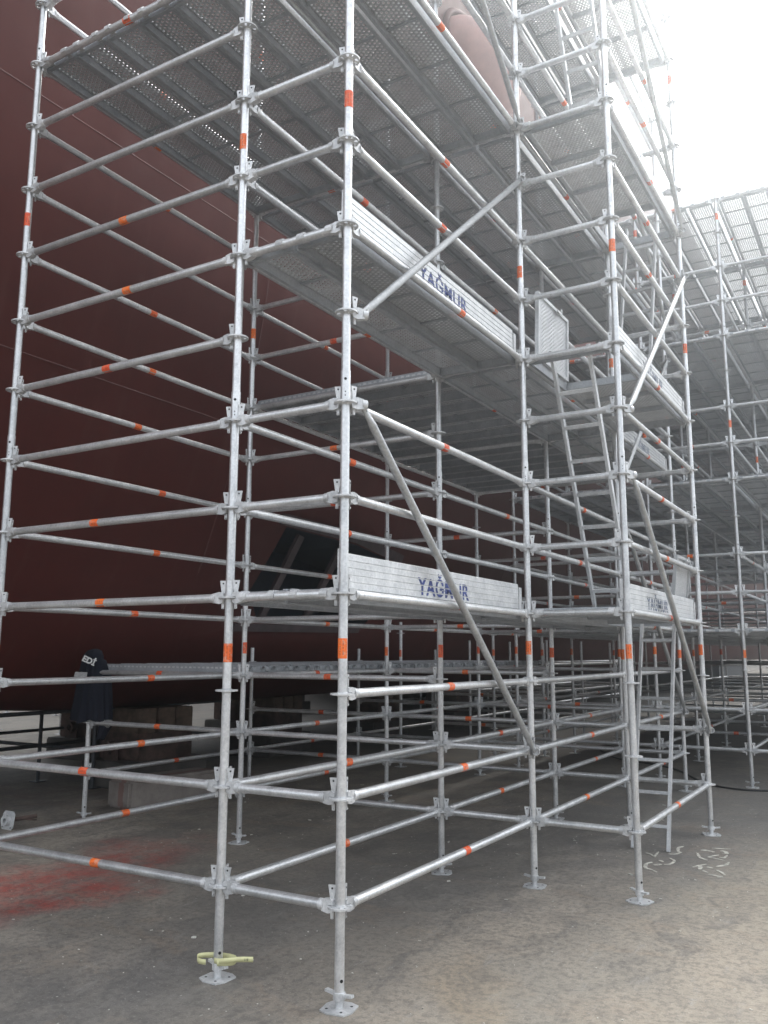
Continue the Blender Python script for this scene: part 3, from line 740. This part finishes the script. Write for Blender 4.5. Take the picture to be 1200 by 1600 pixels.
# inner low lift under the flare of the hull (short standards)
for i, (x, y, top) in enumerate(((XP, Y1, 1.60), (XP, Y2, 1.72), (XP, Y3, 1.72), (XP, Y3+2.54, 1.72), (XC, Y3+2.54, 2.2), (-4.1, Y3+.15, 2.12), (-3.4, Y3+2.0, 2.1))):
    add_standard(T1, x, y, 2 if top < 2 else 3, top=top)
L1(XP, Y1, XC, Y1, [0, 1, 2]); L1(XP, Y1, XP, Y2, [0, 2]); L1(XP, Y2, XC, Y2, [0, 1, 2]); L1(XP, Y2, XP, Y3, [0, 2]); L1(XP, Y3, XC, Y3, [0, 1, 2])
L1(XP, Y3, XP, Y3+2.54, [0, 2]); L1(XC, Y3, XC, Y3+2.54, [0, 1, 2, 3]); L1(XP, Y3+2.54, XC, Y3+2.54, [0, 1, 2])
add_planks(T1, XP, XC, Y1, Y2, 2, 7, along='x', detail=False); add_planks(T1, XP, XC, Y2, Y3, 2, 7, along='x', detail=False)
add_planks(T1, XP, XC, Y3, Y3+2.54, 2, 7, along='x', detail=False)

# ------------------------------------------------------------------ second scaffold, further along the hull
T2 = thing('scaffold_tower', 'deep galvanised scaffold with wide decks further along the hull', 'scaffolding', (0, 0, 0))
X2 = [-2.48, -.48, .65, 2.65]
R2 = [8.38+2.5*i for i in range(8)]
SS = [0, 1, 3, 4, 5, 7, 8, 9, 11, 12, 13, 15]
NEAR = 3
_led2 = []
for j in range(NEAR):
    for i, x in enumerate(X2):
        add_standard(T2, x, R2[j], 15, detail=(j == 0))
for j in range(NEAR):
    for l in SS:
        for i in range(3):
            if l == 2: continue
            add_ledger(T2, X2[i], R2[j], X2[i+1], R2[j], l, detail=False, sticker=(j < 2 and random.random() < .5))
for j in range(NEAR-1):
    for l in SS:
        for i in (0, 1, 2, 3):
            add_ledger(T2, X2[i], R2[j], X2[i], R2[j+1], l, detail=False, sticker=random.random() < .4)
for j in range(NEAR):
    for l in (3, 7, 11, 15):
        for i, np_ in ((0, 6), (1, 3), (2, 6)):
            add_planks(T2, X2[i], X2[i+1], R2[j], R2[j+1], l, np_, detail=False, hooks=(j == 0))
# the rest, too many to pick apart: real geometry joined in one part each
far_t = MB(); far_p = MB(); far_l = MB()
for j in range(NEAR, len(R2)):
    for x in X2:
        sm_ = MB(); sm_.tube((0, 0, .02), (0, 0, LV(15)+.1), TR, 8)
        sm_.box((0, 0, .006), (.15, .15, .01))
        for l in range(16): sm_.tube((0, 0, LV(l)-.004), (0, 0, LV(l)+.004), .06, 8)
        far_t.merge(sm_, Matrix.Translation((x, R2[j], 0)))
    for l in SS+[2]:
        for i in range(3):
            if i == 0 and l > 5 and False: continue
            far_l.tube((X2[i]+.05, R2[j], LV(l)), (X2[i+1]-.05, R2[j], LV(l)), TR, 6)
for j in range(NEAR-1, len(R2)-1):
    for l in SS+[2]:
        for x in X2: far_l.tube((x, R2[j]+.05, LV(l)), (x, R2[j+1]-.05, LV(l)), TR, 6)
pm = plank_mb(2.5)
for j in range(NEAR, len(R2)-1):
    for l in (3, 7, 11, 15):
        for i, np_ in ((0, 6), (1, 3), (2, 6)):
            gap = (X2[i+1]-X2[i]-.07-np_*.32)/np_
            for k in range(np_):
                far_p.merge(pm, Matrix.Translation((X2[i]+.035+gap/2+.16+k*(.32+gap), R2[j], LV(l))) @ Matrix.Rotation(PI/2, 4, 'Z'))
for nm_, mb_, mm in (('distant_standards', far_t, [M_TUBE]), ('distant_ledgers', far_l, [M_TUBE]), ('distant_deck_planks', far_p, [M_DECK, M_PERF])):
    tag(link(nm_, mb_.mesh(nm_, mm), T2), None, None, None, 'stuff')

# low scaffold frames under and beyond the hull
def low_frame(name, xs, ys_, lvs, label, mt, top=1.45, ros=True, deck=False, group=None):
    t = thing(name, label, 'scaffolding', (0, 0, 0), 0, group)
    pm_ = MB(); pm_.tube((0, 0, .01), (0, 0, top), TR, 10); pm_.box((0, 0, .007), (.15, .15, .01))
    if ros:
        for l in range(3):
            if LV(l) < top: pm_.tube((0, 0, LV(l)-.005), (0, 0, LV(l)+.005), .06, 10)
    me_ = pm_.mesh('standard', [mt]); lm = {}
    for x in xs:
        for y in ys_: link('standard', me_, t, (x, y, 0))
    def lg(x0, y0, x1, y1, l):
        L = math.hypot(x1-x0, y1-y0); k = round(L, 2)
        if k not in lm:
            q = MB(); q.tube((.03, 0, 0), (L-.03, 0, 0), TR, 8); lm[k] = q.mesh('ledger', [mt])
        link('ledger', lm[k], t, (x0, y0, LV(l)), math.atan2(y1-y0, x1-x0))
    for l in lvs:
        for i in range(len(xs)-1):
            for y in ys_: lg(xs[i], y, xs[i+1], y, l)
        for i in range(len(ys_)-1):
            for x in xs: lg(x, ys_[i], x, ys_[i+1], l)
    return t
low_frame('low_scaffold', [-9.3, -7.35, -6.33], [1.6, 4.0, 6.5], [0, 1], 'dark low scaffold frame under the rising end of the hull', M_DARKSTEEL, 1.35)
low_frame('low_scaffold', [-18.5, -16.5, -14.5, -12.5], [3.5, 6, 8.5], [0, 1, 2], 'bright low scaffold standing in daylight beyond the hull', M_TUBE, 1.6)
low_frame('low_scaffold', [-21, -19, -17], [12, 14.5, 17, 19.5, 22], [0, 1, 2], 'low scaffold glimpsed under the hull in the bright gap', M_TUBE, 1.6)
low_frame('low_scaffold', [-9, -7, -5.2], [15, 17.5, 20, 22.5, 25], [0, 1, 2], 'dim low scaffold in the shade under the middle of the hull', M_TUBE, 1.0)

low_frame('low_scaffold', [-6.6, -4.75, -3.2], [11.6, 13.6, 15.6, 17.6], [0, 1, 2], 'grey low scaffold under the flare between the ship and the deep scaffold', M_TUBE, 1.9)
# keel blocks
def rbox(name, d, m, parent=None, loc=(0, 0, 0), rz=0, bev=.012, jit=0):
    bm_ = bmesh.new(); bmesh.ops.create_cube(bm_, size=1)
    for v in bm_.verts: v.co = Vector((v.co.x*d[0]+random.uniform(-jit, jit), v.co.y*d[1]+random.uniform(-jit, jit), (v.co.z+.5)*d[2]))
    bmesh.ops.bevel(bm_, geom=bm_.edges[:], offset=bev, segments=2, affect='EDGES')
    me_ = bpy.data.meshes.new(name); bm_.to_mesh(me_); bm_.free(); me_.materials.append(m)
    return link(name, me_, parent, loc, rz)
o = rbox('concrete_block', (.40, 1.25, .30), M_CONC, None, (-4.88, 3.78, 0), -.12, .03, .006)
tag(o, 'pale concrete block with a red streak lying on the floor left of the corner posts', 'concrete block')
def keel_stack(x, y, rz, label, hb=.93):
    t = thing('keel_block', label, 'keel block', (x, y, 0), rz, 'supports under the hull')
    rbox('concrete_base', (.9, 1.3, .32), M_DCONC, t, (0, 0, 0), 0, .02, .004)
    rbox('steel_box', (.80, .85, .34), M_RUST, t, (0, 0, .32), 0, .01)
    for i in range(3):
        rbox('timber', (.78, .27, hb-.66), M_WOOD, t, (0, -.3+.3*i, .66), random.uniform(-.03, .03), .01, .004)
    f = MB(); f.hollow((0, 0, 0), (0, -.10, 0), .085, .045, 16); f.box((0, -.03, -.10), (.24, .05, .16))
    link('pipe_flange', f.mesh('pipe_flange', [M_RUST]), t, (-.05, -.48, .48))
    return t
keel_stack(-6.15, 4.7, -.1, 'rusty keel block with a pipe flange just behind the pale concrete block', .96)
for i, (x, y) in enumerate(((-6.9, 8.2), (-6.9, 11.6), (-6.9, 15.0), (-6.9, 18.6), (-9.0, 6.4), (-9.4, 10.5), (-12.5, 16), (-12.5, 22))):
    keel_stack(x, y, random.uniform(-.1, .1), ['keel block in the dark under the hull, second along the near row', 'keel block third along the near row under the hull', 'keel block fourth along the near row under the hull', 'keel block fifth along the near row under the hull',
      'keel block on the centreline at the raised hull end', 'keel block second along the centreline row', 'keel block third along the centreline row', 'keel block farthest along the centreline row'][i])

# ------------------------------------------------------------------ jacket on the short standard
jk = thing('jacket', 'navy work jacket with white letters hung over a short scaffold post', 'jacket', (XP, Y1, 0))
def cloth(name, rows, n, m, parent, fold=.02, seed=0, loc=(0, 0, 0)):
    rnd = random.Random(seed); ph = [rnd.uniform(0, 6.28) for _ in range(5)]
    vs = []; H = len(rows)
    for j, (z, cx, cy, rx, ry) in enumerate(rows):
        t = j/(H-1)
        for i in range(n):
            a = 2*PI*i/n
            f = 1+fold*t*(math.sin(5*a+ph[0]+t*1.5)+.7*math.sin(8*a+ph[1]-t*2)+.5*math.sin(13*a+ph[2]))/min(rx, ry)*.5
            zz = z+(.02*math.sin(3*a+ph[3])*t)
            vs.append(Vector((cx+rx*f*math.cos(a), cy+ry*f*math.sin(a), zz)))
    b_ = MB(); b_.add(vs, [(j*n+i, j*n+(i+1) % n, (j+1)*n+(i+1) % n, (j+1)*n+i) for j in range(H-1) for i in range(n)], 0, True)
    b_.add(vs, [tuple(range(n)), tuple(range((H-1)*n, H*n))[::-1]])
    return link(name, b_.mesh(name, [m]), parent, loc)
cloth('body', [(1.69, .03, .0, .02, .02), (1.675, .03, 0, .07, .06), (1.62, .02, 0, .115, .08), (1.52, .01, 0, .125, .08), (1.40, 0, 0, .14, .085), (1.25, -.005, 0, .155, .085), (1.10, -.02, 0, .17, .085), (.99, -.03, 0, .19, .09), (.965, -.03, 0, .19, .09)], 64, M_NAVY, jk, .045, 3)
cloth('sleeve', [(1.58, .09, .03, .05, .05), (1.45, .14, .05, .06, .055), (1.2, .165, .06, .065, .055), (1.0, .17, .06, .07, .055), (.90, .165, .06, .065, .05), (.80, .13, .05, .045, .04)], 24, M_NAVY, jk, .02, 5)
cloth('reflective_band', [(.985, .17, .06, .075, .060), (.96, .17, .06, .076, .061), (.925, .168, .06, .074, .058)], 24, M_REFL, jk, .004, 5)
# shoulder patch and letters turned to the front of the cloth
pb = MB(); pb.prism([(-.075, -.035), (.045, -.05), (.06, .02), (-.055, .038)], 0, .004)
toc = Vector((CP.x-XP, CP.y-Y1, 0)).normalized(); rzj = math.atan2(toc.y, toc.x)+PI/2; lat = Vector((-toc.y, toc.x, 0))
o = link('reflective_patch', pb.mesh('reflective_patch', [M_REFL]), jk, (toc.x*.165-lat.x*.10, toc.y*.165-lat.y*.10, 1.43)); o.rotation_euler = (PI/2, -.1, rzj)
fc = bpy.data.curves.new('letters', 'FONT'); fc.body = 'EDİ'; fc.size = .08; fc.offset = .0035; fc.extrude = .001
fo = bpy.data.objects.new('tmp', fc); COL.objects.link(fo); dg = bpy.context.evaluated_depsgraph_get(); dg.update()
fm = bpy.data.meshes.new_from_object(fo.evaluated_get(dg)); bpy.data.objects.remove(fo); fm.materials.clear(); fm.materials.append(M_WHITE)
o = link('lettering', fm, jk, (toc.x*.15-lat.x*.105, toc.y*.15-lat.y*.105, 1.575)); o.rotation_euler = (PI/2-.1, .42, rzj)

# ------------------------------------------------------------------ small things on the ground
lj = thing('loose_base_jack', 'loose base jack lying on its side on the concrete near the left edge', 'base jack', (-5.0, 1.86, .08), 0)
m = MB(); rotb = Matrix.Rotation(PI/2-.15, 4, 'X')
m.prism([(-.085, -.06), (-.06, -.085), (.06, -.085), (.085, -.06), (.085, .06), (.06, .085), (-.06, .085), (-.085, .06)], 0, .008, 0, rotb)
m.hollow(rotb @ Vector((0, 0, -.0)), rotb @ Vector((0, 0, .05)), .05, .022, 16); m.tube(rotb @ Vector((0, 0, .004)), rotb @ Vector((0, 0, .011)), .021, 12, 1)
for sx_ in (-1, 1):
    m.tube(rotb @ Vector((sx_*.06, -.062, .006)), rotb @ Vector((sx_*.06, -.062, .012)), .016, 10); m.tube(rotb @ Vector((sx_*.06, -.062, .010)), rotb @ Vector((sx_*.06, -.062, .014)), .007, 8, 1)
link('base_plate', m.mesh('base_plate', [M_CAST, M_DARK]), lj)
m = MB(); m.tube((0, 0, 0), (.12, .22, .02), .019, 10); m.prism([(.0, -.01), (.16, .02), (.16, .045), (.0, .015)], 0, .01, 0, Matrix.Translation((.06, .1, .0)))
link('threaded_spindle', m.mesh('threaded_spindle', [M_RUST]), lj)

def ribbon(name, pts, hgt, m, parent, z):
    s = MB(); t = .0007; vs = []
    N = len(pts)
    for i, (x, y, dz) in enumerate(pts):
        p = Vector((x, y)); d = (Vector(pts[min(i+1, N-1)][:2])-Vector(pts[max(i-1, 0)][:2])).normalized(); nn = Vector((-d.y, d.x))
        for sg in (-1, 1):
            for h_ in (0, hgt): vs.append(Vector((p.x+nn.x*t*sg, p.y+nn.y*t*sg, z+dz+h_)))
    fs = []
    for i in range(N-1):
        a = i*4; b2 = a+4; fs += [(a, a+1, b2+1, b2), (a+2, b2+2, b2+3, a+3), (a+1, a+3, b2+3, b2+1), (a, b2, b2+2, a+2)]
    s.add(vs, fs, 0, True); s.add(vs, [(0, 2, 3, 1), (N*4-4, N*4-3, N*4-1, N*4-2)])
    return link(name, s.mesh(name, [m]), parent)
tp = thing('paper_tape', 'pale yellow numbered tape looped round the foot of a front post', 'tape', (XB, 0, 0))
def cr(pts, n=8):
    out = []
    for i in range(len(pts)-1):
        p = [Vector(pts[max(0, min(len(pts)-1, i+k))]) for k in (-1, 0, 1, 2)]
        for j in range(n):
            t = j/n; out.append(tuple(.5*((2*p[1])+(-p[0]+p[2])*t+(2*p[0]-5*p[1]+4*p[2]-p[3])*t*t+(-p[0]+3*p[1]-3*p[2]+p[3])*t**3)))
    out.append(tuple(pts[-1])); return out
tpts = cr([(-.035, -.055, 0), (-.085, -.055, 0), (-.125, -.012, .002), (-.085, .03, .004), (0.0, .055, .008), (.08, .045, .010), (.10, .0, .006), (.05, -.035, .004), (.03, -.042, .002)])
ribbon('tape_loop', tpts, .026, M_TAPE, tp, .075)
ribbon('tape_end', cr([(-.0, -.030, 0), (.03, -.040, .004), (.08, -.03, .012), (.13, .015, .014), (.19, .05, .014)]), .026, M_TAPE, tp, .083)
def txt(body, size, loc, rot, m, parent, name='printed_number', off=.0):
    fc = bpy.data.curves.new(name, 'FONT'); fc.body = body; fc.size = size; fc.extrude = .0002; fc.offset = off
    fo = bpy.data.objects.new('tmp', fc); COL.objects.link(fo); dg = bpy.context.evaluated_depsgraph_get(); dg.update()
    fm = bpy.data.meshes.new_from_object(fo.evaluated_get(dg)); bpy.data.objects.remove(fo); fm.materials.clear(); fm.materials.append(m)
    return link(name, fm, parent, loc, rot=rot)
txt('118', .016, (.150, .0225, .1045), (PI/2, 0, math.atan2(.035, .06)), M_INK, tp)
txt('117', .016, (.045, -.0395, .099), (PI/2, 0, .18), M_INK, tp)

# hose on the ground at the right
hp = cr([(-2.2, 11.4, .012), (-1.6, 10.4, .012), (-.98, 10.02, .012), (-.49, 9.49, .012), (.06, 8.42, .012), (.50, 8.08, .012), (.86, 8.15, .012), (1.5, 8.6, .012), (2.3, 8.5, .012), (3.4, 9.3, .012)])
m = MB(); m.path(hp, .012, 8); tag(link('hose', m.mesh('hose', [M_RUBBER])), 'thin black hose lying in a curve on the concrete behind the ladder bay', 'hose')

# white paint scribbles
PAINT = [(0.0226, [(0.418, 4.027), (0.461, 4.001), (0.523, 3.905)]), (0.0197, [(0.499, 4.129), (0.504, 4.011), (0.518, 3.902)]), (0.031, [(0.636, 4.446), (0.608, 4.374), (0.638, 4.232), (0.671, 4.199)]), (0.0226, [(0.583, 4.094), (0.638, 4.11), (0.668, 4.215)]), (0.031, [(0.542, 3.723), (0.517, 3.645), (0.544, 3.51), (0.589, 3.478), (0.653, 3.415)]), (0.0254, [(0.631, 3.939), (0.687, 3.86), (0.678, 3.729), (0.643, 3.692)]), (0.0366, [(0.576, 3.635), (0.6, 3.665), (0.624, 3.695)]), (0.0254, [(0.575, 3.823), (0.616, 3.784)]), (0.0423, [(0.792, 4.379), (0.842, 4.392), (0.906, 4.361)]), (0.0226, [(0.86, 4.51), (0.928, 4.534), (1.004, 4.545)]), (0.0338, [(0.793, 4.24), (0.839, 4.099), (0.909, 4.028)]), (0.0366, [(0.938, 4.433), (0.976, 4.439), (1.001, 4.367), (0.963, 4.361)]), (0.0254, [(0.954, 4.27), (0.899, 4.152), (0.96, 4.124), (1.034, 4.089)]), (0.0226, [(1.019, 4.293), (1.011, 4.188), (0.975, 4.183)]), (0.031, [(1.071, 4.048), (1.069, 3.953), (1.043, 3.891), (1.01, 3.84)]), (0.0169, [(0.857, 3.725), (0.88, 3.791), (0.93, 3.883)]), (0.0423, [(0.899, 3.818), (0.917, 3.679)]), (0.031, [(0.953, 3.79), (0.998, 3.773)]), (0.0254, [(0.943, 3.651), (0.99, 3.607)]), (0.0226, [(1.009, 3.548), (1.05, 3.545), (1.116, 3.53)]), (0.031, [(1.037, 3.722), (1.082, 3.663), (1.116, 3.599)]), (0.0366, [(1.072, 3.517), (1.119, 3.512)])]
pm_ = MB()
for st in PAINT:
    w0 = st[0]; pts = cr([(x, y, 0) for x, y in st[1]], 6); N = len(pts); vs = []
    for i, p in enumerate(pts):
        p = Vector(p); d = Vector(pts[min(i+1, N-1)])-Vector(pts[max(i-1, 0)]); d.normalize(); nn = Vector((-d.y, d.x, 0))
        ww = w0*(.35+.65*math.sin(PI*min(1, max(0, (i+.6)/(N+.2)))))*random.uniform(.7, 1.15)
        vs += [p+nn*ww/2+Vector((0, 0, .001)), p-nn*ww/2+Vector((0, 0, .001)), p-nn*ww*.45+Vector((0, 0, .004)), p+nn*ww*.45+Vector((0, 0, .004))]
    pm_.add(vs, [(i*4+k, i*4+(k+1) % 4, (i+1)*4+(k+1) % 4, (i+1)*4+k) for i in range(N-1) for k in range(4)])
tag(link('paint_marks', pm_.mesh('paint_marks', [M_PAINTW])), 'worn white paint scribbles on the concrete between the two right posts', 'paint marks')

# made-up dark shed, added to darken the far end of the dock
sh = thing('shed', 'dark low shed added to darken the far end of the dock under the ship', 'building', (-24, 48, 0))
m = MB(); m.box((0, 0, 2.6), (36.5, 9, 5.2)); link('wall', m.mesh('wall', [M_DARKSTEEL]), sh)
m = MB(); m.prism([(-5, 0), (5, 0), (0, 1.5)], -18.6, 18.6, 0, Matrix.Translation((0, 0, 5.21)) @ Matrix.Rotation(PI/2, 4, 'Z') @ Matrix.Rotation(PI/2, 4, 'X')); link('roof', m.mesh('roof', [M_SHED]), sh)
for k in range(4):
    m = MB(); m.box((0, 0, 0), (4, .1, 3.8)); link('door', m.mesh('door', [M_SHED]), sh, (-12+8*k, -4.56, 1.9))

# chips and grit scattered on the floor
m = MB(); rnd = random.Random(5)
for i in range(900):
    x = rnd.uniform(-4.5, 2.4); y = rnd.uniform(-1.2, 6.5); s_ = rnd.uniform(.0012, .004) if rnd.random() < .95 else rnd.uniform(.005, .011)
    a = rnd.uniform(0, PI); ca, sa = math.cos(a), math.sin(a); el = rnd.uniform(1, 2.6)
    pts = [(ca*u*s_*el-sa*v*s_, sa*u*s_*el+ca*v*s_) for u, v in ((-1, -.7), (.8, -1), (1, .6), (-.3, 1))]
    m.prism([(x+p, y+q) for p, q in pts], .0005, s_*.8)
tag(link('grit', m.mesh('grit', [M_CHIP])), 'small pale chips and grit scattered over the concrete', None, None, 'stuff')

# far dock wall beyond the hull
wl_ = thing('warehouse', 'long grey blue warehouse far beyond the hull', 'building', (-75, 10, 0))
m = MB(); m.box((0, 0, 4.5), (8, 160, 9)); link('wall', m.mesh('wall', [M_SHED]), wl_)
m = MB(); m.prism([(-4.4, 0), (4.4, 0), (0, 1.6)], -80.5, 80.5, 0, Matrix.Translation((0, 0, 9.01)) @ Matrix.Rotation(PI/2, 4, 'X')); link('roof', m.mesh('roof', [M_DARKSTEEL]), wl_)
for k in range(9):
    m = MB(); m.box((0, 0, 0), (.12, 5, 4.6)); link('door', m.mesh('door', [M_DARKSTEEL]), wl_, (4.07, -64+16*k, 2.31))

# ------------------------------------------------------------------ hazy air
hz = MB(); hz.box((0, 120, 10.2), (1000, 1000, 22.4))
hm = bpy.data.materials.new('haze'); hm.use_nodes = True; hn = hm.node_tree
for n_ in list(hn.nodes):
    if n_.type == 'BSDF_PRINCIPLED': hn.nodes.remove(n_)
pv = hn.nodes.new('ShaderNodeVolumePrincipled'); pv.inputs['Color'].default_value = (.86, .94, 1, 1); pv.inputs['Density'].default_value = .0118; pv.inputs['Anisotropy'].default_value = .86
hn.links.new(pv.outputs[0], [n_ for n_ in hn.nodes if n_.type == 'OUTPUT_MATERIAL'][0].inputs['Volume'])
tag(link('haze', hz.mesh('haze', [hm])), 'thin bright haze in the air', None, None, 'stuff')
